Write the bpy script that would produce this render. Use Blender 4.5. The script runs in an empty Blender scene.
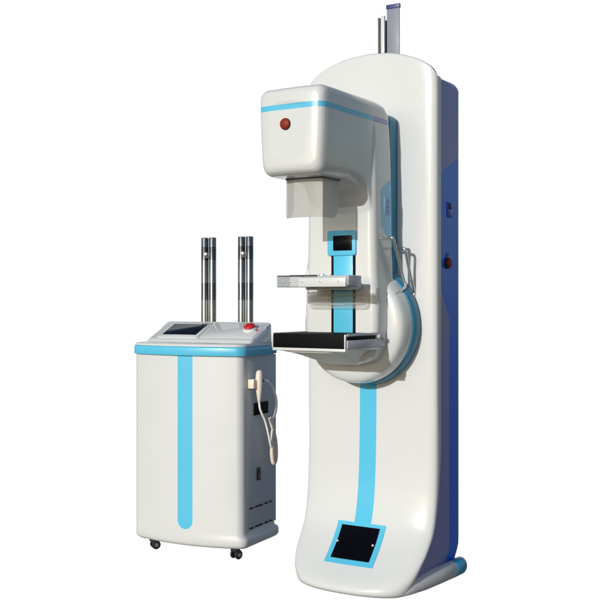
import bpy, bmesh, math, random
from math import sin, cos, pi, radians, sqrt
from mathutils import Vector

random.seed(4)
sc = bpy.context.scene
COL = sc.collection

# ------------------------------------------------------------------ materials
def nm(name):
    m = bpy.data.materials.new(name); m.use_nodes = True
    nt = m.node_tree; b = nt.nodes['Principled BSDF']
    return m, nt, b

def math_n(nt, op, a, b=None, c=None, clamp=False):
    n = nt.nodes.new('ShaderNodeMath'); n.operation = op; n.use_clamp = clamp
    for i, x in enumerate((a, b, c)):
        if x is None: continue
        if isinstance(x, (int, float)): n.inputs[i].default_value = x
        else: nt.links.new(x, n.inputs[i])
    return n.outputs[0]

def coords(nt):
    tc = nt.nodes.new('ShaderNodeTexCoord'); s = nt.nodes.new('ShaderNodeSeparateXYZ')
    nt.links.new(tc.outputs['Object'], s.inputs[0])
    return s.outputs[0], s.outputs[1], s.outputs[2], tc.outputs['Object']

def between(nt, x, lo, hi):
    return math_n(nt, 'MULTIPLY', math_n(nt, 'GREATER_THAN', x, lo), math_n(nt, 'LESS_THAN', x, hi))

def mix(nt, fac, c1, c2):
    n = nt.nodes.new('ShaderNodeMix'); n.data_type = 'RGBA'
    if isinstance(fac, (int, float)): n.inputs[0].default_value = fac
    else: nt.links.new(fac, n.inputs[0])
    for i, c in ((6, c1), (7, c2)):
        if isinstance(c, tuple): n.inputs[i].default_value = (*c, 1)
        else: nt.links.new(c, n.inputs[i])
    return n.outputs[2]

def grime(nt, b, vec, base, amount=.035, scale=6, rough=.25, rvar=.08, bump=.0):
    """slight tonal mottling + uneven gloss; returns colour socket"""
    n = nt.nodes.new('ShaderNodeTexNoise'); n.inputs['Scale'].default_value = scale
    n.inputs['Detail'].default_value = 3
    nt.links.new(vec, n.inputs['Vector'])
    f = n.outputs['Fac']
    r = nt.nodes.new('ShaderNodeMapRange')
    r.inputs[1].default_value = .1; r.inputs[2].default_value = .9
    r.inputs[3].default_value = rough - rvar; r.inputs[4].default_value = rough + rvar
    nt.links.new(f, r.inputs[0]); nt.links.new(r.outputs[0], b.inputs['Roughness'])
    r2 = nt.nodes.new('ShaderNodeMapRange')
    r2.inputs[1].default_value = .1; r2.inputs[2].default_value = .9
    r2.inputs[3].default_value = 1 - amount; r2.inputs[4].default_value = 1 + amount * .3
    nt.links.new(f, r2.inputs[0])
    v = nt.nodes.new('ShaderNodeVectorMath'); v.operation = 'SCALE'
    if isinstance(base, tuple): v.inputs[0].default_value = base
    else: nt.links.new(base, v.inputs[0])
    nt.links.new(r2.outputs[0], v.inputs['Scale'])
    nt.links.new(v.outputs[0], b.inputs['Base Color'])
    # orange-peel of moulded plastic
    n2 = nt.nodes.new('ShaderNodeTexNoise'); n2.inputs['Scale'].default_value = 35
    nt.links.new(vec, n2.inputs['Vector'])
    bp = nt.nodes.new('ShaderNodeBump'); bp.inputs['Strength'].default_value = .06 + bump
    bp.inputs['Distance'].default_value = .002
    nt.links.new(n2.outputs['Fac'], bp.inputs['Height']); nt.links.new(bp.outputs[0], b.inputs['Normal'])

WHITE = (.675, .70, .70)
CYAN = (.095, .53, .78)
CYAN_D = (.03, .30, .47)
SHADED_WHITE = (.28, .28, .60)
BLUE = (.008, .17, .90)

def simple(name, col, rough=.3, metal=0, coat=0, spec=.5, amount=.04, scale=8):
    m, nt, b = nm(name); x, y, z, vec = coords(nt)
    b.inputs['Metallic'].default_value = metal
    b.inputs['Coat Weight'].default_value = coat
    b.inputs['Coat Roughness'].default_value = .08
    b.inputs['Specular IOR Level'].default_value = spec
    grime(nt, b, vec, col, amount, scale, rough, min(.08, rough * .4))
    return m

M = {}
M['white'] = simple('gloss_white_plastic', WHITE, .28, coat=.35)
M['moulded'] = simple('matt_moulded_plastic', (.66, .655, .61), .55)
M['grey'] = simple('grey_console_panel', (.50, .54, .57), .45)
M['lilac'] = simple('lilac_grey_metal', (.52, .52, .60), .35, coat=.2)
M['cream'] = simple('cream_plastic', (.80, .72, .60), .4)
M['cord'] = simple('white_cord', (.88, .87, .84), .45)
M['black'] = simple('black_plastic', (.012, .012, .014), .4)
M['matte_black'] = simple('matte_black_sheet', (.004, .004, .005), .6, spec=.1)
M['screen'] = simple('dark_glass_screen', (.002, .002, .004), .3, coat=.0, spec=.12)
M['console_screen'] = simple('console_glass', (.006, .009, .02), .2, coat=.0, spec=.15)
M['red'] = simple('red_plastic', (.55, .015, .015), .35, coat=.5)
M['dark_red'] = simple('dark_red_lens', (.24, .022, .008), .5, coat=0, spec=.25)
M['cyan'] = simple('cyan_paint', CYAN, .35, coat=.2)
M['deep_teal'] = simple('deep_teal_paint', (.018, .20, .36), .45, coat=.0)
M['steel'] = simple('brushed_steel', (.78, .78, .77), .38, metal=1)
M['dark_steel'] = simple('dark_collar', (.10, .10, .10), .4)
M['sticker'] = simple('pale_blue_sticker', (.32, .52, .74), .5)
M['royal'] = simple('royal_blue_plate', (.03, .08, .55), .35)
M['post_violet'] = simple('violet_grey_rail', (.24, .26, .32), .45)
M['post_cap'] = simple('navy_cap', (.05, .06, .20), .4)
M['wheel'] = simple('caster_rubber', (.02, .02, .02), .5)

def mat_column_cover():
    m, nt, b = nm('column_cover_paint'); x, y, z, vec = coords(nt)
    k = math_n(nt, 'MULTIPLY', between(nt, x, -.037, .037), between(nt, z, .22, 1.2))
    c = mix(nt, k, WHITE, CYAN)
    b.inputs['Coat Weight'].default_value = .1; b.inputs['Coat Roughness'].default_value = .05
    b.inputs['Specular IOR Level'].default_value = .35
    grime(nt, b, vec, c, .03, 3, .24, .05)
    return m
M['column_cover'] = mat_column_cover()

def mat_body():
    m, nt, b = nm('column_body_paint'); x, y, z, vec = coords(nt)
    # shaded white painted slate above a slanting line and low down; royal blue between
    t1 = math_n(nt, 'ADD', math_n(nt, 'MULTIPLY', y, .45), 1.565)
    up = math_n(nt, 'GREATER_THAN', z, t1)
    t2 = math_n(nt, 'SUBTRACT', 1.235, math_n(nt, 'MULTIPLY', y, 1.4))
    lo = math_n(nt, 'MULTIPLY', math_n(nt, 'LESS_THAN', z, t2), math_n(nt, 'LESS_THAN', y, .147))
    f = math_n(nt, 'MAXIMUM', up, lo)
    c = mix(nt, f, BLUE, SHADED_WHITE)
    b.inputs['Coat Weight'].default_value = .1
    grime(nt, b, vec, c, .06, 4, .4, .08)
    return m
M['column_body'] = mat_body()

def mat_arm():
    m, nt, b = nm('gantry_arm_paint'); x, y, z, vec = coords(nt)
    band = math_n(nt, 'MULTIPLY', between(nt, z, 1.7595, 1.7785), math_n(nt, 'LESS_THAN', y, -.118))
    purple = math_n(nt, 'MULTIPLY', between(nt, y, -.245, -.128), math_n(nt, 'GREATER_THAN', x, .1))
    wv = nt.nodes.new('ShaderNodeTexNoise'); wv.inputs['Scale'].default_value = 260
    nt.links.new(vec, wv.inputs['Vector'])
    lett = math_n(nt, 'MULTIPLY', math_n(nt, 'GREATER_THAN', wv.outputs['Fac'], .52), between(nt, z, 1.766, 1.773))
    pc = mix(nt, lett, (.20, .16, .52), (.5, .5, .75))
    bc = mix(nt, purple, CYAN, pc)
    L1 = math_n(nt, 'ADD', math_n(nt, 'MULTIPLY', z, 1.84), -.111 - 1.562 * 1.84)
    L3 = math_n(nt, 'ADD', math_n(nt, 'MULTIPLY', z, -1.21), -.209 + 1.378 * 1.21)
    L = math_n(nt, 'MAXIMUM', math_n(nt, 'MAXIMUM', L1, L3), -.205)
    L = math_n(nt, 'MINIMUM', L, -.114)
    dec = math_n(nt, 'MULTIPLY', math_n(nt, 'GREATER_THAN', y, L), math_n(nt, 'GREATER_THAN', x, .118))
    dec = math_n(nt, 'MULTIPLY', dec, between(nt, z, .9, 1.775))
    c = mix(nt, band, WHITE, bc)
    c = mix(nt, dec, c, (.07, .50, .78))
    b.inputs['Coat Weight'].default_value = .45; b.inputs['Coat Roughness'].default_value = .05
    grime(nt, b, vec, c, .03, 4, .24, .05)
    return m
M['arm'] = mat_arm()

def mat_console():
    m, nt, b = nm('console_shell_paint'); x, y, z, vec = coords(nt)
    du = math_n(nt, 'ADD', x, .2615)
    dz = math_n(nt, 'MULTIPLY', math_n(nt, 'MINIMUM', math_n(nt, 'SUBTRACT', z, .152), 0.0), 1.0)
    d = math_n(nt, 'SQRT', math_n(nt, 'ADD', math_n(nt, 'MULTIPLY', du, du), math_n(nt, 'MULTIPLY', dz, dz)))
    k = math_n(nt, 'MULTIPLY', math_n(nt, 'LESS_THAN', d, .0375), math_n(nt, 'LESS_THAN', y, .1))
    c = mix(nt, k, WHITE, CYAN)
    b.inputs['Coat Weight'].default_value = .15; b.inputs['Coat Roughness'].default_value = .15
    grime(nt, b, vec, c, .03, 5, .38, .06)
    return m
M['console'] = mat_console()

def mat_plinth():
    m, nt, b = nm('plinth_paint'); x, y, z, vec = coords(nt)
    c = mix(nt, math_n(nt, 'GREATER_THAN', y, .165), (.62, .62, .66), (.04, .33, .62))
    grime(nt, b, vec, c, .04, 6, .35, .05)
    return m
M['plinth'] = mat_plinth()

def mat_post():
    m, nt, b = nm('turned_steel_post'); x, y, z, vec = coords(nt)
    b.inputs['Metallic'].default_value = 1
    k = math_n(nt, 'MAXIMUM', between(nt, z, 1.285, 1.345), between(nt, z, 1.10, 1.18))
    rib = math_n(nt, 'GREATER_THAN', math_n(nt, 'SINE', math_n(nt, 'MULTIPLY', z, 900)), 0)
    k2 = math_n(nt, 'MULTIPLY', k, math_n(nt, 'ADD', math_n(nt, 'MULTIPLY', rib, .6), .4))
    c = mix(nt, k2, (.34, .34, .325), (.10, .10, .10))
    grime(nt, b, vec, c, .1, 20, .25, .06)
    return m
M['post'] = mat_post()

def mat_clear(name, tint, alpha, rough=.12):
    """clear-ish plastic: part diffuse/translucent film, part see-through"""
    m, nt, b = nm(name); x, y, z, vec = coords(nt)
    grime(nt, b, vec, tint, .05, 12, rough, .03)
    b.inputs['Alpha'].default_value = alpha
    b.inputs['Coat Weight'].default_value = .3
    tr = nt.nodes.new('ShaderNodeBsdfTranslucent'); tr.inputs[0].default_value = (*tint, 1)
    tp = nt.nodes.new('ShaderNodeBsdfTransparent')
    ms = nt.nodes.new('ShaderNodeMixShader'); ms.inputs[0].default_value = .5
    ms2 = nt.nodes.new('ShaderNodeMixShader'); ms2.inputs[0].default_value = alpha
    b.inputs['Alpha'].default_value = 1
    nt.links.new(b.outputs[0], ms.inputs[1]); nt.links.new(tr.outputs[0], ms.inputs[2])
    nt.links.new(tp.outputs[0], ms2.inputs[1]); nt.links.new(ms.outputs[0], ms2.inputs[2])
    nt.links.new(ms2.outputs[0], nt.nodes['Material Output'].inputs['Surface'])
    return m
M['hood'] = mat_clear('smoky_translucent_plastic', (.74, .735, .71), .66, .35)
M['clear'] = mat_clear('clear_paddle_plastic', (.62, .67, .69), .42)
M['caustic_plate'] = mat_clear('clear_caustic_plate', (.80, .80, .78), .30, .15)
M['clear_smoke'] = mat_clear('smoked_paddle_floor', (.10, .14, .16), .6)

# ------------------------------------------------------------------ helpers
def obj(name, bm, mat, parent=None, smooth=35, loc=None, rot=None, label=None):
    bmesh.ops.recalc_face_normals(bm, faces=bm.faces)
    me = bpy.data.meshes.new(name); bm.to_mesh(me); bm.free()
    me.materials.append(mat)
    for p in me.polygons: p.use_smooth = True
    if smooth is not None:
        try: me.set_sharp_from_angle(angle=radians(smooth))
        except Exception: pass
    o = bpy.data.objects.new(name, me); COL.objects.link(o)
    if parent: o.parent = parent
    if loc: o.location = loc
    if rot: o.rotation_euler = rot
    if label: o['label'] = label
    return o

def thing(name, label, cat, loc, rotz=0, group=None):
    o = bpy.data.objects.new(name, None); COL.objects.link(o)
    o.location = loc; o.rotation_euler = (0, 0, rotz); o.empty_display_size = .1
    o['label'] = label; o['category'] = cat
    if group: o['group'] = group
    return o

def loft(bm, rings, cap0=True, cap1=True):
    vr = [[bm.verts.new(p) for p in r] for r in rings]
    n = len(rings[0])
    for a, b in zip(vr, vr[1:]):
        for i in range(n):
            bm.faces.new((a[i], a[(i + 1) % n], b[(i + 1) % n], b[i]))
    if cap0: bm.faces.new(vr[0][::-1])
    if cap1: bm.faces.new(vr[-1])
    return vr

def rrect(cx, cy, hx, hy, r, n=8, per=6):
    """rounded rectangle, n pts per corner, per pts per side"""
    r = min(r, hx * .999, hy * .999); pts = []
    cs = [(hx - r, hy - r, 0), (-hx + r, hy - r, pi / 2), (-hx + r, -hy + r, pi), (hx - r, -hy + r, 3 * pi / 2)]
    for k, (px, py, a0) in enumerate(cs):
        for i in range(n + 1):
            a = a0 + pi / 2 * i / n
            pts.append((cx + px + r * cos(a), cy + py + r * sin(a)))
        qx, qy, a1 = cs[(k + 1) % 4]
        e = (cx + qx + r * cos(a1), cy + qy + r * sin(a1)); s = pts[-1]
        for i in range(1, per):
            t = i / per; pts.append((s[0] + (e[0] - s[0]) * t, s[1] + (e[1] - s[1]) * t))
    return pts

def box(bm, x0, x1, y0, y1, z0, z1, bev=.002, seg=2):
    t = bmesh.new()
    v = [t.verts.new(p) for p in ((x0, y0, z0), (x1, y0, z0), (x1, y1, z0), (x0, y1, z0), (x0, y0, z1), (x1, y0, z1), (x1, y1, z1), (x0, y1, z1))]
    for f in ((3, 2, 1, 0), (4, 5, 6, 7), (0, 1, 5, 4), (1, 2, 6, 5), (2, 3, 7, 6), (3, 0, 4, 7)):
        t.faces.new([v[i] for i in f])
    if bev: bmesh.ops.bevel(t, geom=t.edges[:], offset=bev, segments=seg, profile=.5, affect='EDGES')
    me = bpy.data.meshes.new('t'); t.to_mesh(me); t.free(); bm.from_mesh(me); bpy.data.meshes.remove(me)

def slab(bm, ring2, axis, prof):
    """ring2: 2D outline; prof: list of (offset along axis, scale-inset). axis 'x','y','z' normal."""
    cx = sum(p[0] for p in ring2) / len(ring2); cy = sum(p[1] for p in ring2) / len(ring2)
    rings = []
    for h, ins in prof:
        r = []
        for (a, b) in ring2:
            d = sqrt((a - cx) ** 2 + (b - cy) ** 2) or 1
            k = max(0, 1 - ins / d)
            a2, b2 = cx + (a - cx) * k, cy + (b - cy) * k
            r.append({'x': (h, a2, b2), 'y': (a2, h, b2), 'z': (a2, b2, h)}[axis])
        rings.append(r)
    loft(bm, rings)

def catmull(pts, sub=8):
    P = [Vector(p) for p in pts]; P = [P[0] * 2 - P[1]] + P + [P[-1] * 2 - P[-2]]; out = []
    for i in range(1, len(P) - 2):
        for k in range(sub):
            t = k / sub
            out.append(.5 * ((2 * P[i]) + (-P[i - 1] + P[i + 1]) * t + (2 * P[i - 1] - 5 * P[i] + 4 * P[i + 1] - P[i + 2]) * t * t
                             + (-P[i - 1] + 3 * P[i] - 3 * P[i + 1] + P[i + 2]) * t ** 3))
    out.append(P[-2]); return out

def tube(bm, pts, r, seg=12, smooth=True, sub=8):
    path = catmull(pts, sub) if smooth else [Vector(p) for p in pts]
    rr = r if callable(r) else (lambda t: r)
    up = None; rings = []
    for i, p in enumerate(path):
        d = (path[min(i + 1, len(path) - 1)] - path[max(i - 1, 0)]).normalized()
        if up is None:
            up = d.orthogonal().normalized()
        up = (up - d * up.dot(d)).normalized(); s = d.cross(up)
        R = rr(i / (len(path) - 1))
        rings.append([p + (up * cos(2 * pi * k / seg) + s * sin(2 * pi * k / seg)) * R for k in range(seg)])
    loft(bm, rings)

def lathe(bm, prof, c, axis='z', seg=64, sx=1, sy=1):
    rings = []
    for r, h in prof:
        R = []
        for k in range(seg):
            a = 2 * pi * k / seg; p, q = r * cos(a) * sx, r * sin(a) * (sy(a) if callable(sy) else sy)
            R.append({'z': (c[0] + p, c[1] + q, c[2] + h), 'y': (c[0] + p, c[1] + h, c[2] + q), 'x': (c[0] + h, c[1] + p, c[2] + q)}[axis])
        rings.append(R)
    loft(bm, rings)

def interp(tab, x):
    """monotone smooth table interpolation"""
    tab = sorted(tab)
    if x <= tab[0][0]: return tab[0][1]
    if x >= tab[-1][0]: return tab[-1][1]
    n = len(tab); d = [(tab[i + 1][1] - tab[i][1]) / (tab[i + 1][0] - tab[i][0]) for i in range(n - 1)]
    m = [d[0]] + [0 if d[i - 1] * d[i] <= 0 else 2 * d[i - 1] * d[i] / (d[i - 1] + d[i]) for i in range(1, n - 1)] + [d[-1]]
    for i in range(n - 1):
        if x <= tab[i + 1][0]:
            h = tab[i + 1][0] - tab[i][0]; t = (x - tab[i][0]) / h
            return ((2 * t ** 3 - 3 * t * t + 1) * tab[i][1] + (t ** 3 - 2 * t * t + t) * h * m[i]
                    + (-2 * t ** 3 + 3 * t * t) * tab[i + 1][1] + (t ** 3 - t * t) * h * m[i + 1])

# ------------------------------------------------------------------ MAMMOGRAPHY MACHINE
CAM_Y = -4.0
mach = thing('mammography_machine', 'tall white x-ray machine on a curved column with cyan stripes and overhanging head',
             'medical machine', (.285, .14, 0), -radians(32))

# ---- column front cover (superelliptic plan, flows forward into the foot)
HU = .287
PROT = [(-.01, .255), (0, .262), (.02, .266), (.045, .248), (.087, .200), (.13, .155), (.18, .110), (.23, .079), (.30, .058), (.38, .046), (.5, .038), (.7, .033), (2.2, .033)]
NEXP = [(0, 2.2), (.06, 2.4), (.1, 2.5), (.25, 3.0), (.45, 4.4), (.8, 6.2), (2.2, 6.2)]
BACK = .020
BACKT = [(0, -.155), (.05, -.150), (.1, -.128), (.15, -.085), (.22, -.035), (.3, -.012), (.4, .006), (.55, .020), (2.2, .020)]
HUT = [(0, .228), (.03, .243), (.06, .258), (.1, .270), (.15, .279), (.25, .285), (.4, .287), (2.2, .287)]
def cover_v(u, w):
    n = interp(NEXP, w); B = interp(BACKT, w); D = interp(PROT, w) + B
    return B - D * (max(0, 1 - abs(u / interp(HUT, w)) ** n)) ** (1 / n)
def top_w(u):
    return interp([(0, 2.068), (.06, 2.065), (.12, 2.056), (.2, 2.032), (.24, 2.013), (.262, 1.998), (.275, 1.984), (.283, 1.970), (.287, 1.958)], abs(u))
bm = bmesh.new()
NS = 160
ws = [0, .006, .014, .025] + [.04 + i * .02 for i in range(20)] + [.44 + .04 * i for i in range(34)] + [1.83, 1.87, 1.91, 1.95]
rings = []
for w in ws:
    n = interp(NEXP, w); Bk = interp(BACKT, w); Hw = interp(HUT, w); D = interp(PROT, w) + Bk
    inset = .012 * (1 - min(1, w / .014)) ** 2
    ring = []
    for k in range(NS + 1):
        a = pi * k / NS; c, s = cos(a), sin(a)
        u = (Hw - inset) * math.copysign(abs(c) ** (2 / n), c); v = Bk - (D - inset) * abs(s) ** (2 / n)
        wz = w if w < 1.7 else 1.7 + (w - 1.7) / (1.95 - 1.7) * (top_w(u) - .015 - 1.7)
        ring.append((u, v, wz))
    ring.append((-Hw * .9, Bk + .002, ring[-1][2])); ring.append((Hw * .9, Bk + .002, ring[0][2]))
    rings.append(ring)
last = rings[-1]
for j in range(1, 9):
    a = pi / 2 * j / 8; ins = .015 * (1 - cos(a)); up = .015 * sin(a)
    rings.append([(u * (1 - ins / HU), min(BACK + .002, v + ins), w + up) for (u, v, w) in last])
vr = loft(bm, rings, True, False)
# roof from the rounded rim straight back
rim = vr[-1]
back = [bm.verts.new((v.co.x, BACK + .001, v.co.z)) for v in rim[:NS + 1]]
for i in range(NS):
    bm.faces.new((rim[i], rim[i + 1], back[i + 1], back[i]))
bmesh.ops.remove_doubles(bm, verts=bm.verts, dist=.0004)
obj('column_cover', bm, M['column_cover'], mach, 60)

# ---- column body behind the cover
bm = bmesh.new(); rings = []
def bodyring(w, ins=0, top=False):
    f = interp(BACKT, w) - .006 if not top else .014
    hx = min(.264, interp(HUT, w) - .012) if not top else .264
    pr = rrect(0, (f + .252) / 2, hx - ins, (.252 - f) / 2 - ins, .016, 5, 14)
    return [(x, y, w if not top else top_w(x) - .044 + w) for x, y in pr]
for w in (.002, .03, .06, .1, .125, .15, .175, .2, .23, .26, .3, .35, .4, .47, .55, 1.0, 1.6): rings.append(bodyring(w))
for i in range(7):
    a = pi / 2 * i / 6
    rings.append(bodyring(.02 * sin(a) - .02, .02 * (1 - cos(a)), True))
loft(bm, rings)
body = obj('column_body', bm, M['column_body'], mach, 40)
# service plate, key switch, rotary knob on the right-hand side
bm = bmesh.new(); box(bm, .262, .267, .125, .175, 1.425, 1.485, .0015)
pl = obj('service_plate', bm, M['royal'], body)
bm = bmesh.new(); box(bm, .262, .272, .138, .160, 1.458, 1.480, .002)
obj('rocker_switch', bm, M['black'], pl)
bm = bmesh.new(); lathe(bm, [(.03, 0), (.03, .004), (.026, .006)], (.262, .14, 1.255), 'x', 32)
kn = obj('knob_collar', bm, M['royal'], body)
bm = bmesh.new(); lathe(bm, [(.019, .002), (.019, .014), (.016, .018), (.010, .0185)], (.262, .125, 1.245), 'x', 32)
obj('emergency_knob', bm, M['dark_red'], kn)
bm = bmesh.new(); lathe(bm, [(.023, .001), (.023, .007), (.02, .009)], (.262, .125, 1.245), 'x', 32)
obj('knob_ring', bm, M['black'], kn)

# ---- base plinth bar along the right side (and its twin on the left)
for s in (1, -1):
    bm = bmesh.new()
    prof = []
    for yy, r, z in ((-.19, .010, .016), (-.175, .022, .024), (-.14, .030, .032), (-.05, .033, .034), (.05, .035, .036), (.158, .035, .036), (.162, .033, .036), (.166, .035, .036), (.244, .035, .036), (.254, .032, .036), (.260, .024, .036)):
        prof.append([(s * (.268) + (r * .85 * cos(2 * pi * k / 24)) + s * interp([(-.19, -.055), (-.14, -.040), (-.05, -.022), (.1, -.008), (.2, 0)], yy), yy, z + r * sin(2 * pi * k / 24)) for k in range(24)])
    loft(bm, prof)
    obj('base_bar', bm, M['plinth'], mach, 50)

# ---- foot pedal plate following the foot's slope
def patch(u0, u1, w0, w1, lift, nu=16, nw=16, thick=.004, r=0):
    bm = bmesh.new(); g = []
    for j in range(nw + 1):
        row = []
        for i in range(nu + 1):
            u = u0 + (u1 - u0) * i / nu; w = w0 + (w1 - w0) * j / nw
            row.append(bm.verts.new((u, cover_v(u, w) - lift * .75, w + lift * .65)))
        g.append(row)
    fs = []
    for j in range(nw):
        for i in range(nu):
            fs.append(bm.faces.new((g[j][i], g[j][i + 1], g[j + 1][i + 1], g[j + 1][i])))
    ret = bmesh.ops.extrude_face_region(bm, geom=fs)
    for v in ret['geom']:
        if isinstance(v, bmesh.types.BMVert): v.co += Vector((0, thick * .75, -thick * .65))
    return bm
ft = obj('foot_panel', patch(-.108, .102, .094, .232, .003, thick=.006), M['cyan'], mach, 30)
pd = obj('foot_display', patch(-.086, .080, .109, .218, .0055, thick=.006), M['screen'], ft, 30)
for u, w in ((-.08, .160), (.074, .160)):
    bm = bmesh.new(); v0 = cover_v(u, w)
    bmesh.ops.create_uvsphere(bm, u_segments=12, v_segments=8, radius=.0045)
    for v in bm.verts: v.co += Vector((u, v0 - .008, w + .006))
    obj('pin', bm, M['white'], pd)

# ---- rail post standing out of the top of the column
bm = bmesh.new(); box(bm, .004, .060, .118, .124, 1.95, 2.275, .001)
rail = obj('rail_post', bm, M['post_violet'], mach)
bm = bmesh.new(); box(bm, .002, .062, .115, .127, 2.275, 2.292, .001); obj('post_cap', bm, M['post_cap'], rail)
bm = bmesh.new()
box(bm, -.022, -.016, .090, .15, 1.95, 2.238, .001)
box(bm, -.0155, .003, .140, .146, 1.95, 2.238, .001)
obj('rail_channel', bm, M['dark_steel'], rail)
bm = bmesh.new(); box(bm, -.014, .002, .098, .1115, 1.95, 2.247, .002); obj('guide_rail', bm, M['white'], rail)

# ---- rotating drum between column and arm
cz = 1.0
sy = lambda a: 1.07 if sin(a) > 0 else 1.0
bm = bmesh.new()
lathe(bm, [(.226, -.036), (.230, -.045), (.230, -.088), (.226, -.096), (.20, -.098)], (0, 0, cz), 'y', 96, 1, sy)
drum = obj('rotation_ring', bm, M['deep_teal'], mach, 40)
bm = bmesh.new()
lathe(bm, [(.222, -.092), (.2235, -.103), (.220, -.130), (.216, -.152), (.210, -.164), (.200, -.171), (.183, -.175), (.16, -.177), (.10, -.179), (.02, -.18)], (0, 0, cz), 'y', 96, 1, sy)
obj('drum_cover', bm, M['white'], drum, 60)

# ---- C-arm: column part and overhanging head fused into one skin
bm = bmesh.new()
AV0, AV1 = -.262, -.097
def armring(w, hx, ins=0, f=AV0):
    cy = (f + AV1) / 2; hy = (AV1 - f) / 2 - ins
    return [(x, y, w) for x, y in rrect(0, cy, hx - ins, hy, .028, 8, 6)]
rings = [armring(.86, .09, .02), armring(.872, .12, .006), armring(.89, .138), armring(.93, .150), armring(1.0, .157), armring(1.06, .158), armring(1.12, .156),
         armring(1.2, .150), armring(1.3, .147), armring(1.42, .1455), armring(1.55, .1435), armring(1.66, .140), armring(1.75, .1355),
         armring(1.79, .132), armring(1.81, .12, .02)]
loft(bm, rings)
def headring(v, hx, b, t, r=.03):
    pts = rrect(0, (b + t) / 2, hx, (t - b) / 2, r, 8, 8)
    return [(x * (1 - .10 * max(0, (t - z) / (t - b)) ** 2.5 * min(1, max(0, (-.25 - v) / .15))), v + .012 * (x / .137) ** 2 * (1 if v < -.5 else 0), z) for x, z in pts]
H = [(-.100, .118, 1.42, 1.772), (-.105, .128, 1.42, 1.795), (-.12, .134, 1.42, 1.814), (-.15, .1365, 1.42, 1.826), (-.2, .137, 1.40, 1.830), (-.245, .137, 1.40, 1.831),
     (-.262, .137, 1.43, 1.831), (-.272, .137, 1.465, 1.831), (-.285, .137, 1.493, 1.831), (-.305, .137, 1.514, 1.831), (-.335, .137, 1.530, 1.831), (-.38, .137, 1.538, 1.831),
     (-.45, .137, 1.538, 1.831), (-.54, .137, 1.537, 1.831), (-.580, .1365, 1.539, 1.830), (-.598, .134, 1.544, 1.826), (-.609, .128, 1.552, 1.819), (-.615, .118, 1.565, 1.807), (-.617, .095, 1.60, 1.775)]
loft(bm, [headring(h[0], h[1] * .982, h[2] - .005, h[3] + .011) for h in H])
arm = obj('gantry_arm', bm, M['arm'], mach, None)
rm = arm.modifiers.new('skin', 'REMESH'); rm.mode = 'VOXEL'; rm.voxel_size = .0042; rm.use_smooth_shade = True
sm = arm.modifiers.new('soften', 'SMOOTH'); sm.factor = .5; sm.iterations = 8

# rear teal cover of the arm
bm = bmesh.new()
slab(bm, rrect(0, 1.381, .129, .431, .035, 8, 8), 'y', [(-.101, .0), (-.045, 0), (-.034, .001), (-.030, .002)])
obj('arm_rear_cover', bm, M['deep_teal'], arm, 40)
# indicator lens on the head
bm = bmesh.new(); lathe(bm, [(.0205, .004), (.0205, -.002), (.0198, -.004), (.0190, -.0035)], (-.012, -.6145, 1.709), 'y', 40)
ld = obj('lamp_bezel', bm, M['black'], arm)
bm = bmesh.new(); lathe(bm, [(.0188, 0), (.0188, -.006), (.013, -.0090), (.006, -.011), (.001, -.0112)], (-.012, -.6145, 1.709), 'y', 40)
obj('lamp_lens', bm, M['dark_red'], ld, 60)
# sticker on the cyan side panel
bm = bmesh.new(); box(bm, .142, .1472, -.180, -.130, 1.418, 1.487, .001)
obj('side_keypad', bm, M['sticker'], arm)
bm = bmesh.new()
for i in range(3):
    for j in range(2): box(bm, .1468, .1482, -.172 + j * .02, -.158 + j * .02, 1.428 + i * .018, 1.440 + i * .018, .0008)
obj('key', bm, simple('key_blue', (.22, .40, .72), .5), bpy.data.objects['side_keypad'])

# ---- collimator collar and translucent face shield below the head
bm = bmesh.new(); box(bm, -.079, .079, -.512, -.385, 1.527, 1.542, .004, 3)
co = obj('collimator', bm, M['dark_steel'], arm)
bm = bmesh.new()
T = .003
outline = []   # side wall outline in (v, w)
yF, yB, zT, zB, rr = -.505, -.395, 1.527, 1.392, .042
side = [(yF, zT), (yF, zB)]
for i in range(9):
    a = -pi / 2 + pi / 2 * i / 8; side.append((yB - rr + rr * cos(a), zB + rr + rr * sin(a)))
side.append((yB, zT))
for s in (-1, 1):
    x0, x1 = sorted((s * .072, s * (.072 - T)))
    if s < 0: side_ = side
    side = side if s > 0 else [(yF, zT), (yF, zB), (yF + .02, zB + .006), (yF + .035, zB + .03), (yF + .04, zT)]
    A = [bm.verts.new((x0, y, z)) for y, z in side]; B = [bm.verts.new((x1, y, z)) for y, z in side]
    bm.faces.new(A); bm.faces.new(B[::-1])
    for i in range(len(side)): j = (i + 1) % len(side); bm.faces.new((A[i], A[j], B[j], B[i]))
    if s < 0: side = side_
# slightly bowed front wall with rounded vertical corners
N = 20
fr = [(-.0755 + .151 * i / N, yF - .004 - .012 * (1 - (2 * i / N - 1) ** 2)) for i in range(N + 1)]
for z0, z1 in ((zB, zT),):
    A = [[bm.verts.new((x, y + d, z)) for x, y in fr] for z in (z0, z1) for d in (0, T)]
    a0, a1, b0, b1 = A
    for i in range(N):
        bm.faces.new((a0[i], a0[i + 1], b0[i + 1], b0[i])); bm.faces.new((a1[i + 1], a1[i], b1[i], b1[i + 1]))
        bm.faces.new((a0[i + 1], a0[i], a1[i], a1[i + 1])); bm.faces.new((b0[i], b0[i + 1], b1[i + 1], b1[i]))
    for i in (0, N): bm.faces.new((a0[i], a1[i], b1[i], b0[i]))
obj('face_shield', bm, M['hood'], co, 30)

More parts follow.
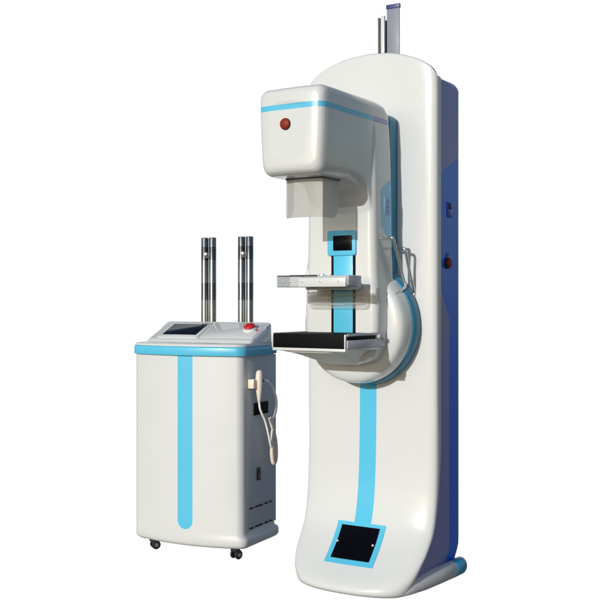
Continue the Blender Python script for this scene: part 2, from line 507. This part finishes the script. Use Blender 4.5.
# ---- control display with cyan frame on the arm
bm = bmesh.new(); slab(bm, rrect(.014, 1.312, .061, .047, .010, 5, 3), 'y', [(-.255, 0), (-.268, 0), (-.2705, .0018), (-.271, .004)])
fr_ = obj('display_frame', bm, M['cyan'], arm, 40)
bm = bmesh.new(); slab(bm, rrect(.020, 1.312, .040, .028, .003, 3, 3), 'y', [(-.266, 0), (-.2725, 0), (-.273, .001)])
obj('display_screen', bm, M['screen'], fr_, 30)
# guide strip with two black slots
bm = bmesh.new(); box(bm, -.022, .060, -.2655, -.256, .935, 1.266, .001)
gs = obj('guide_strip', bm, M['cyan'], arm)
for a, b_, z1 in ((-.0325, -.0225, 1.266), (.0605, .0705, 1.266)):
    bm = bmesh.new(); box(bm, a, b_, -.2645, -.255, .935, z1, .0008)
    obj('guide_slot', bm, M['matte_black'], gs)

# ---- compression paddle
bm = bmesh.new()
px0, px1, py0, py1, pz0, pz1 = -.142, .150, -.470, -.385, 1.146, 1.185
pt = .003
box(bm, px0, px1, py0, py0 + pt, pz0, pz1, .0006, 1)
box(bm, px0, px0 + pt, py0 + pt, py1, pz0, pz1, .0006, 1)
box(bm, px1 - pt, px1, py0 + pt, py1, pz0, pz1, .0006, 1)
pad_ = obj('compression_paddle', bm, M['clear'], arm)
bm = bmesh.new(); box(bm, px0 + pt, px1 - pt, py0 + pt, py1, pz0, pz0 + .003, .0006, 1)
obj('paddle_floor', bm, M['clear_smoke'], pad_)
bm = bmesh.new()
box(bm, px0, -.028, py0, py0 + .005, pz1 + .0002, pz1 + .0035, .0006, 1)
box(bm, px0, px0 + .005, py0 + .0052, py1, pz1 + .0002, pz1 + .0035, .0006, 1)
box(bm, px0 + .0052, -.02, py1 - .005, py1 - .0002, pz1 + .0002, pz1 + .007, .0006, 1)
obj('paddle_rim', bm, M['black'], pad_)
bm = bmesh.new()   # white clamp bracket that carries the paddle
box(bm, -.045, .147, py0 - .004, py0 - .0005, pz0 + .001, pz1 - .006, .001)
box(bm, px0 + .045, px1 - .02, py1, py1 + .018, pz0, pz1 + .004, .003)
obj('paddle_bracket', bm, M['white'], pad_)
bm = bmesh.new(); box(bm, .1505, .1545, -.466, -.372, pz0 + .006, pz1 + .002, .001)
obj('paddle_side_plate', bm, M['lilac'], pad_)
for x in (-.115, -.085, -.03, .045, .12):
    bm = bmesh.new(); lathe(bm, [(.0035, 0), (.0035, -.003), (.002, -.004)], (x, py0 - (.003 if x > -.04 else 0), 1.166), 'y', 12)
    obj('screw', bm, M['steel'], pad_)
bm = bmesh.new()   # carriage running in the guide slots
box(bm, -.085, .100, -.366, -.266, 1.137, 1.166, .006, 3)
box(bm, -.03, .068, -.366, -.268, 1.166, 1.183, .003)
obj('paddle_carriage', bm, M['white'], arm)
bm = bmesh.new()
for x in (-.02, -.002, .016, .030, .045, .058):
    lathe(bm, [(.0045, 0), (.0045, .008), (.002, .010)], (x, -.352, 1.182), 'z', 12)
box(bm, -.028, -.012, -.364, -.345, 1.183, 1.196, .002)
obj('latch_hardware', bm, M['steel'], arm)

# added clear plate below the carriage; ridges stand in for caustics in paddle's shadow
bm = bmesh.new(); rings = []
ol = rrect(.004, 1.100, .128, .034, .018, 8, 10)
for h, ins in ((-.2645, 0), (-.272, 0), (-.276, .002)):
    rings.append([(.004 + (x - .004) * (1 - ins / .128), h, 1.100 + (z - 1.100) * (1 - ins / .034)) for x, z in ol])
loft(bm, rings)
for z, r in ((1.117, .0045), (1.100, .0035), (1.086, .0045)):
    tube(bm, [(-.108, -.276, z), (-.05, -.2765, z + .001), (.0, -.277, z - .003), (.05, -.2765, z), (.112, -.276, z + .002)], r, 10)
obj('paddle_caustic_plate', bm, M['caustic_plate'], arm, 40)

# ---- breast support tray
bm = bmesh.new(); box(bm, -.152, .152, -.4735, -.200, .968, .979, .001)
tray = obj('support_tray', bm, M['matte_black'], arm)
bm = bmesh.new(); box(bm, -.148, .148, -.4825, -.474, .929, .9788, .001); obj('tray_front', bm, M['matte_black'], tray)
bm = bmesh.new()
box(bm, -.1525, .1525, -.484, -.20, .918, .9285, .002)
box(bm, -.1535, -.1485, -.486, -.476, .9287, .979, .001)
box(bm, .1485, .1535, -.486, -.476, .9287, .979, .001)
obj('tray_rim', bm, M['white'], tray)
bm = bmesh.new()
box(bm, .1535, .1575, -.476, -.190, .929, .958, .001)
box(bm, .1535, .1575, -.476, -.190, .972, .981, .001)
box(bm, .1535, .1575, -.265, -.190, .9582, .9718, .0006)
box(bm, -.1575, -.1535, -.476, -.190, .929, .981, .001)
obj('tray_side', bm, M['lilac'], tray)
bm = bmesh.new(); box(bm, .1485, .1545, -.474, -.262, .957, .973, .0005); obj('cassette_slot', bm, M['matte_black'], tray)
for y, z, r in ((-.245, .966, .008), (-.212, .957, .0045)):
    bm = bmesh.new(); lathe(bm, [(r, 0), (r, .006), (r * .6, .008)], (.157, y, z), 'x', 16); obj('screw', bm, M['white'], tray)
# beige-white underside housing, tapering back and down
bm = bmesh.new(); rings = []
for v, hx, b in ((-.468, .142, .912), (-.40, .140, .895), (-.34, .136, .880), (-.29, .131, .868), (-.25, .126, .858), (-.20, .12, .855)):
    r = []
    for i in range(21):
        x = -hx + 2 * hx * i / 20; t = abs(x / hx)
        r.append((x, v, b + (.918 - b) * max(0, (t - .45) / .55) ** 1.3))
    r += [(hx, v, .9185), (-hx, v, .9185)]
    rings.append(r)
loft(bm, rings); obj('tray_support', bm, M['moulded'], tray, 40)

# ---- grab handles
for pts in ([(.138, -.155, 1.327), (.150, -.158, 1.331), (.166, -.166, 1.332), (.176, -.162, 1.324), (.176, -.120, 1.252), (.177, -.080, 1.180), (.180, -.072, 1.160), (.186, -.092, 1.146), (.178, -.152, 1.120)],
            [(-.139, -.140, 1.335), (-.158, -.150, 1.334), (-.168, -.168, 1.318), (-.170, -.195, 1.250), (-.170, -.212, 1.180), (-.166, -.214, 1.160), (-.146, -.205, 1.150)],
            [(.141, -.080, 1.296), (.160, -.090, 1.298), (.185, -.108, 1.296), (.200, -.112, 1.286), (.200, -.080, 1.220), (.201, -.040, 1.140), (.200, -.035, 1.122), (.190, -.042, 1.112), (.170, -.050, 1.108)]):
    bm = bmesh.new(); tube(bm, pts, .0055, 14)
    h = obj('handle', bm, M['steel'], arm, 60)
    bm = bmesh.new(); lathe(bm, [(.010, -.002), (.010, .004), (.007, .007)], pts[0], 'x', 20)
    obj('handle_mount', bm, M['steel'], h)

# ------------------------------------------------------------------ CONTROL CONSOLE
con = thing('control_console', 'low white console cabinet on casters with cyan stripe and four steel posts',
            'medical console', (-.241, .43, 0), -radians(26.5))
U0, DEP, BOW = -.557, .325, .045
def cring(u0, u1, v0, v1, r, w, bow=BOW, n=8, per=10):
    cx, cy, hx, hy = (u0 + u1) / 2, (v0 + v1) / 2, (u1 - u0) / 2, (v1 - v0) / 2
    return [(x, y - bow * max(0, 1 - ((x - cx) / hx) ** 2) * max(0, min(1, (v1 - y) / (v1 - v0))), w) for x, y in rrect(cx, cy, hx, hy, r, n, per)]
bm = bmesh.new(); rings = []
for w, d, x1, ins in ((.040, 0, .008, .022), (.043, 0, .008, .012), (.050, 0, .009, .004), (.060, 0, .010, 0), (.078, 0, .010, 0), (.088, 0, .006, 0), (.096, 0, -.002, 0), (.105, 0, -.005, 0), (.3, 0, -.005, 0), (.6, 0, -.005, 0), (.864, 0, -.005, 0)):
    rings.append(cring(U0 + ins, x1 - ins, 0 + ins, (DEP - (.014 if w > .09 else 0)) - ins, .026, w))
loft(bm, rings)
cab = obj('cabinet', bm, M['console'], con, 50)
# side panel
bm = bmesh.new(); box(bm, -.0055, -.0038, .040, .306, .112, .858, .001)
spn = obj('side_panel', bm, M['grey'], cab)
# rim band + deck
bm = bmesh.new(); rings = []
for w, ins in ((.862, .004), (.8625, .001), (.8655, 0), (.893, 0), (.897, .001), (.8995, .003)):
    rings.append(cring(-.562 + ins, .010 - ins, -.014 + ins, DEP - .012 - ins, .034, w, .048))
loft(bm, rings)
obj('rim_band', bm, M['cyan'], con, 30)
bm = bmesh.new(); rings = []
for w, ins in ((.8998, .004), (.9015, .0025), (.9075, .004), (.912, .009), (.914, .018), (.914, .10)):
    rings.append(cring(-.562 + ins, .010 - ins, -.014 + ins, DEP - .012 - ins, .034, w, .048))
loft(bm, rings); deck = obj('deck', bm, M['white'], con, 50)
# sloping control housing
SF, SB, WF, WB = .085, .255, .916, .991
def slope(t): return SF + (SB - SF) * t, WF + (WB - WF) * t
bm = bmesh.new()
prof = [(SF - .012, .9135), (SF - .006, .920), (SF, WF + .009), (SF + .008, WF + .014)]
for i in range(1, 9): v, w = slope(i / 9); prof.append((v, w + .010))
prof += [(SB - .004, WB + .0095), (SB + .005, WB + .007), (SB + .010, WB + .001), (SB + .014, .9135)]
rings = []
for x, ins in ((-.548, .010), (-.546, .006), (-.541, .002), (-.533, 0), (-.4, 0), (-.2, 0), (-.025, 0), (-.012, .0005), (-.006, .003), (-.003, .007)):
    rings.append([(x + (.0 if v > .15 else 0), v + (ins if v < .2 else -ins), max(.9134, w - ins)) for v, w in prof])
loft(bm, rings); hs = obj('control_housing', bm, M['white'], con, 40)
def on_slope(bm, u0, u1, t0, t1, h0, h1, r=.006):
    """rounded plate lying on the slope"""
    L = sqrt((SB - SF) ** 2 + (WB - WF) ** 2); ny, nz = -(WB - WF) / L, (SB - SF) / L
    ring = rrect((u0 + u1) / 2, (t0 + t1) / 2 * L, (u1 - u0) / 2, (t1 - t0) / 2 * L, r, 4, 3)
    R = []
    for h, ins in ((h0, 0), (h1 - .001, 0), (h1, .0015)):
        cx, cy = (u0 + u1) / 2, (t0 + t1) / 2 * L; q = []
        for x, y in ring:
            x = cx + (x - cx) * (1 - ins / (u1 - u0) * 2); y = cy + (y - cy) * (1 - ins / ((t1 - t0) * L) * 2)
            v, w = slope(y / L); q.append((x, v + ny * h, w + .010 * 1 + nz * h))
        R.append(q)
    loft(bm, R)
bm = bmesh.new(); on_slope(bm, -.505, -.290, .06, .90, -.004, .004, .012); bz = obj('screen_bezel', bm, M['white'], hs)
bm = bmesh.new(); on_slope(bm, -.488, -.308, .20, .80, .0, .0052, .004); obj('touch_screen', bm, M['console_screen'], bz)
bm = bmesh.new(); on_slope(bm, -.280, -.012, .10, .93, -.004, .0018, .010); obj('control_panel', bm, M['white'], hs)
# emergency stop
v, w = slope(.56)
tilt = (math.atan2(WB - WF, SB - SF), 0, 0)
bm = bmesh.new(); lathe(bm, [(.031, -.004), (.031, .006), (.027, .011), (.018, .012)], (0, 0, 0), 'z', 40)
eb = obj('stop_button_collar', bm, M['white'], hs, 35, loc=(-.066, v, w + .0105), rot=tilt)
bm = bmesh.new(); lathe(bm, [(.014, .010), (.014, .012), (.025, .014), (.0265, .019), (.023, .024), (.012, .0265), (.002, .027)], (0, 0, 0), 'z', 40)
obj('stop_button', bm, M['red'], eb, 50)
bm = bmesh.new(); lathe(bm, [(.006, 0), (.006, .003), (.004, .0045)], (0, 0, 0), 'z', 20)
obj('key_lock', bm, M['red'], hs, 35, loc=(-.026, slope(.50)[0], slope(.50)[1] + .0115), rot=tilt)
# steel posts with clamps, standing at the back
for pu in ((-.372, -.331), (-.176, -.135)):
    for k, u in enumerate(pu):
        bm = bmesh.new(); top = 1.388
        lathe(bm, [(.0172, .905), (.0172, top - .003), (.0155, top), (.012, top + .0005), (.011, top - .006), (.002, top - .006)], (u, .298, 0), 'z', 32)
        po = obj('post', bm, M['post'], con, 40)
        bm = bmesh.new(); lathe(bm, [(.024, .9135), (.024, .922), (.021, .925)], (u, .298, 0), 'z', 24); obj('post_flange', bm, M['dark_steel'], po)
    um = sum(pu) / 2
    bm = bmesh.new(); box(bm, um - .0145, um + .0145, .280, .312, 1.292, 1.318, .003)
    cl = obj('post_clamp', bm, M['dark_steel'], con)
    bm = bmesh.new(); lathe(bm, [(.009, 0), (.009, -.010), (.006, -.013)], (um, .281, 1.312), 'y', 20); obj('clamp_knob', bm, M['steel'], cl)
# rocker, socket, vents on side panel
bm = bmesh.new(); box(bm, -.001, .0025, .097, .222, .602, .655, .001)
so = obj('side_socket', bm, M['matte_black'], spn)
bm = bmesh.new(); box(bm, -.001, .003, .124, .152, .318, .372, .001)
sw = obj('mains_switch', bm, M['black'], spn)
bm = bmesh.new(); box(bm, .0025, .006, .129, .147, .325, .345, .001); obj('rocker', bm, M['dark_steel'], sw)
for w in (.203, .101 + .017):
    for a, b_ in ((.058, .092), (.108, .175), (.195, .225), (.238, .262)):
        bm = bmesh.new(); box(bm, -.001, .0007, a, b_, w, w + .0055, .0004, 1); obj('vent_slot', bm, M['matte_black'], spn)
# casters
def caster(u, v, a):
    bm = bmesh.new()
    lathe(bm, [(.020, .042), (.020, .036), (.012, .034), (.010, .030)], (0, 0, 0), 'z', 20)
    box(bm, -.013, -.010, -.012, .022, .010, .036, .001); box(bm, .010, .013, -.012, .022, .010, .036, .001)
    box(bm, -.013, .013, -.006, .020, .032, .037, .001)
    c = obj('caster', bm, M['black'], con, 35, loc=(u, v, 0), rot=(0, 0, a))
    for x in (-.0175, .0145):
        bm = bmesh.new(); lathe(bm, [(.012, 0), (.018, .001), (.0195, .003), (.0195, .006), (.018, .008), (.012, .009)], (x - .003, .006, .0195), 'x', 28)
        obj('wheel', bm, M['wheel'], c)
        bm = bmesh.new(); lathe(bm, [(.008, -.001), (.008, .010)], (x - .003, .006, .0195), 'x', 16); obj('hub', bm, M['steel'], c)
for u, v, a in ((-.455, .005, -.7), (-.04, .004, -.35), (-.455, .24, .2), (-.20, .24, 1.0)): caster(u, v, a)
# holster for the hand switch
bm = bmesh.new()
box(bm, 0, .030, .040, .118, .722, .762, .004, 2)
hol = obj('switch_holster', bm, M['cream'], cab)
bm = bmesh.new(); box(bm, 0, .020, .122, .140, .726, .760, .003); obj('strain_relief', bm, M['cream'], hol)
bm = bmesh.new(); tube(bm, [(.010, .139, .752), (.010, .158, .750)], .007, 12, False); obj('cord_plug', bm, M['black'], hol)

# ------------------------------------------------------------------ HAND SWITCH (hangs in its holster on the console side)
hsw = thing('hand_switch', 'cream hand-held exposure switch with looped white cord hanging on the console side', 'hand switch',
            (-.241, .43, 0), -radians(26.5))
bm = bmesh.new()
tube(bm, [(.034, .080, .662), (.034, .080, .680), (.034, .080, .715), (.034, .080, .742), (.034, .080, .775), (.034, .082, .793), (.034, .082, .800)],
     lambda t: interp([(0, .005), (.15, .008), (.35, .014), (.6, .0155), (.85, .012), (.95, .009), (1, .005)], t), 20)
obj('switch_grip', bm, M['cream'], hsw, 60)
bm = bmesh.new()
tube(bm, [(.034, .080, .662), (.036, .088, .628), (.042, .118, .580), (.044, .140, .530), (.044, .165, .470), (.042, .186, .440)], .0050, 10)
tube(bm, [(.010, .158, .750), (.022, .178, .744), (.038, .196, .715), (.046, .212, .670), (.046, .216, .630), (.044, .204, .595), (.042, .180, .573)], .0054, 10)
obj('cord', bm, M['cord'], hsw, 60)
bm = bmesh.new()
# coiled section doubled over into a hanging loop
coil = []
base = [Vector(p) + Vector((.010, -.050, 0)) for p in ((.030, .223, .575), (.032, .245, .53), (.034, .262, .48), (.034, .268, .43), (.034, .262, .395), (.034, .245, .385), (.034, .232, .405), (.033, .228, .44), (.032, .234, .49), (.031, .240, .53))]
bp = catmull(base, 40); n = len(bp)
for i, p in enumerate(bp):
    a = i * 2 * pi / 7
    coil.append(p + Vector((cos(a) * .0068, sin(a) * .0068, sin(a + 1) * .0015)))
tube(bm, coil, .0028, 6, False)
tube(bm, bp[::4], .0078, 10, False)
obj('coiled_cord', bm, M['cream'], hsw, 60)
bm = bmesh.new(); tube(bm, [(.042, .168, .585), (.043, .185, .555), (.044, .197, .52)], lambda t: .011 - .004 * t, 12)
obj('cord_sleeve', bm, M['cream'], hsw, 60)

# ------------------------------------------------------------------ camera, sun, sky
cam = bpy.data.cameras.new('camera'); co_ = bpy.data.objects.new('camera', cam); COL.objects.link(co_)
co_.location = (0, CAM_Y, 1.1); co_.rotation_euler = (pi / 2, 0, 0)
cam.sensor_width = 36; cam.lens = 1048 / 600 * 36; cam.clip_end = 500; cam.clip_start = .05
sc.camera = co_

AZ, EL = radians(33), radians(16)
to_sun = Vector((-sin(AZ) * cos(EL), -cos(AZ) * cos(EL), sin(EL)))
sun = bpy.data.lights.new('sun', 'SUN'); sun.energy = 2.6; sun.angle = radians(.5); sun.color = (1, .985, .955)
so_ = bpy.data.objects.new('sun', sun); COL.objects.link(so_)
so_.rotation_euler = to_sun.to_track_quat('Z', 'Y').to_euler(); so_.location = to_sun * 6

w = bpy.data.worlds.new('World'); sc.world = w; w.use_nodes = True
nt = w.node_tree; nt.nodes.clear()
out = nt.nodes.new('ShaderNodeOutputWorld')
tc = nt.nodes.new('ShaderNodeTexCoord'); sep = nt.nodes.new('ShaderNodeSeparateXYZ'); nt.links.new(tc.outputs['Generated'], sep.inputs[0])
sky = nt.nodes.new('ShaderNodeTexSky'); sky.sky_type = 'NISHITA'; sky.sun_disc = False
sky.sun_elevation = EL; sky.sun_rotation = math.atan2(to_sun.x, to_sun.y)
bsky = nt.nodes.new('ShaderNodeBackground'); bsky.inputs[1].default_value = .09; nt.links.new(sky.outputs[0], bsky.inputs[0])
bgr = nt.nodes.new('ShaderNodeBackground'); bgr.inputs[0].default_value = (.11, .108, .105, 1); bgr.inputs[1].default_value = 1
bwh = nt.nodes.new('ShaderNodeBackground'); bwh.inputs[0].default_value = (1, 1, 1, 1); bwh.inputs[1].default_value = 1.02
def ms(f, a, b):
    n = nt.nodes.new('ShaderNodeMixShader'); nt.links.new(f, n.inputs[0]); nt.links.new(a, n.inputs[1]); nt.links.new(b, n.inputs[2]); return n.outputs[0]
def mr(x, a, b):
    n = nt.nodes.new('ShaderNodeMapRange'); n.interpolation_type = 'SMOOTHSTEP'; n.inputs[1].default_value = a; n.inputs[2].default_value = b; nt.links.new(x, n.inputs[0]); return n.outputs[0]
s1 = ms(mr(sep.outputs[2], -.03, .01), bgr.outputs[0], bsky.outputs[0])
s2 = ms(mr(sep.outputs[1], cos(radians(29)), cos(radians(24.5))), s1, bwh.outputs[0])   # blank white cone added to the world, kept narrow so sides stay dim
nt.links.new(s2, out.inputs['Surface'])

sc.view_settings.view_transform = 'Standard'; sc.view_settings.look = 'None'
sc.view_settings.exposure = 0; sc.view_settings.gamma = 1
sc.render.engine = 'CYCLES'
sc.cycles.max_bounces = 8; sc.cycles.transparent_max_bounces = 16
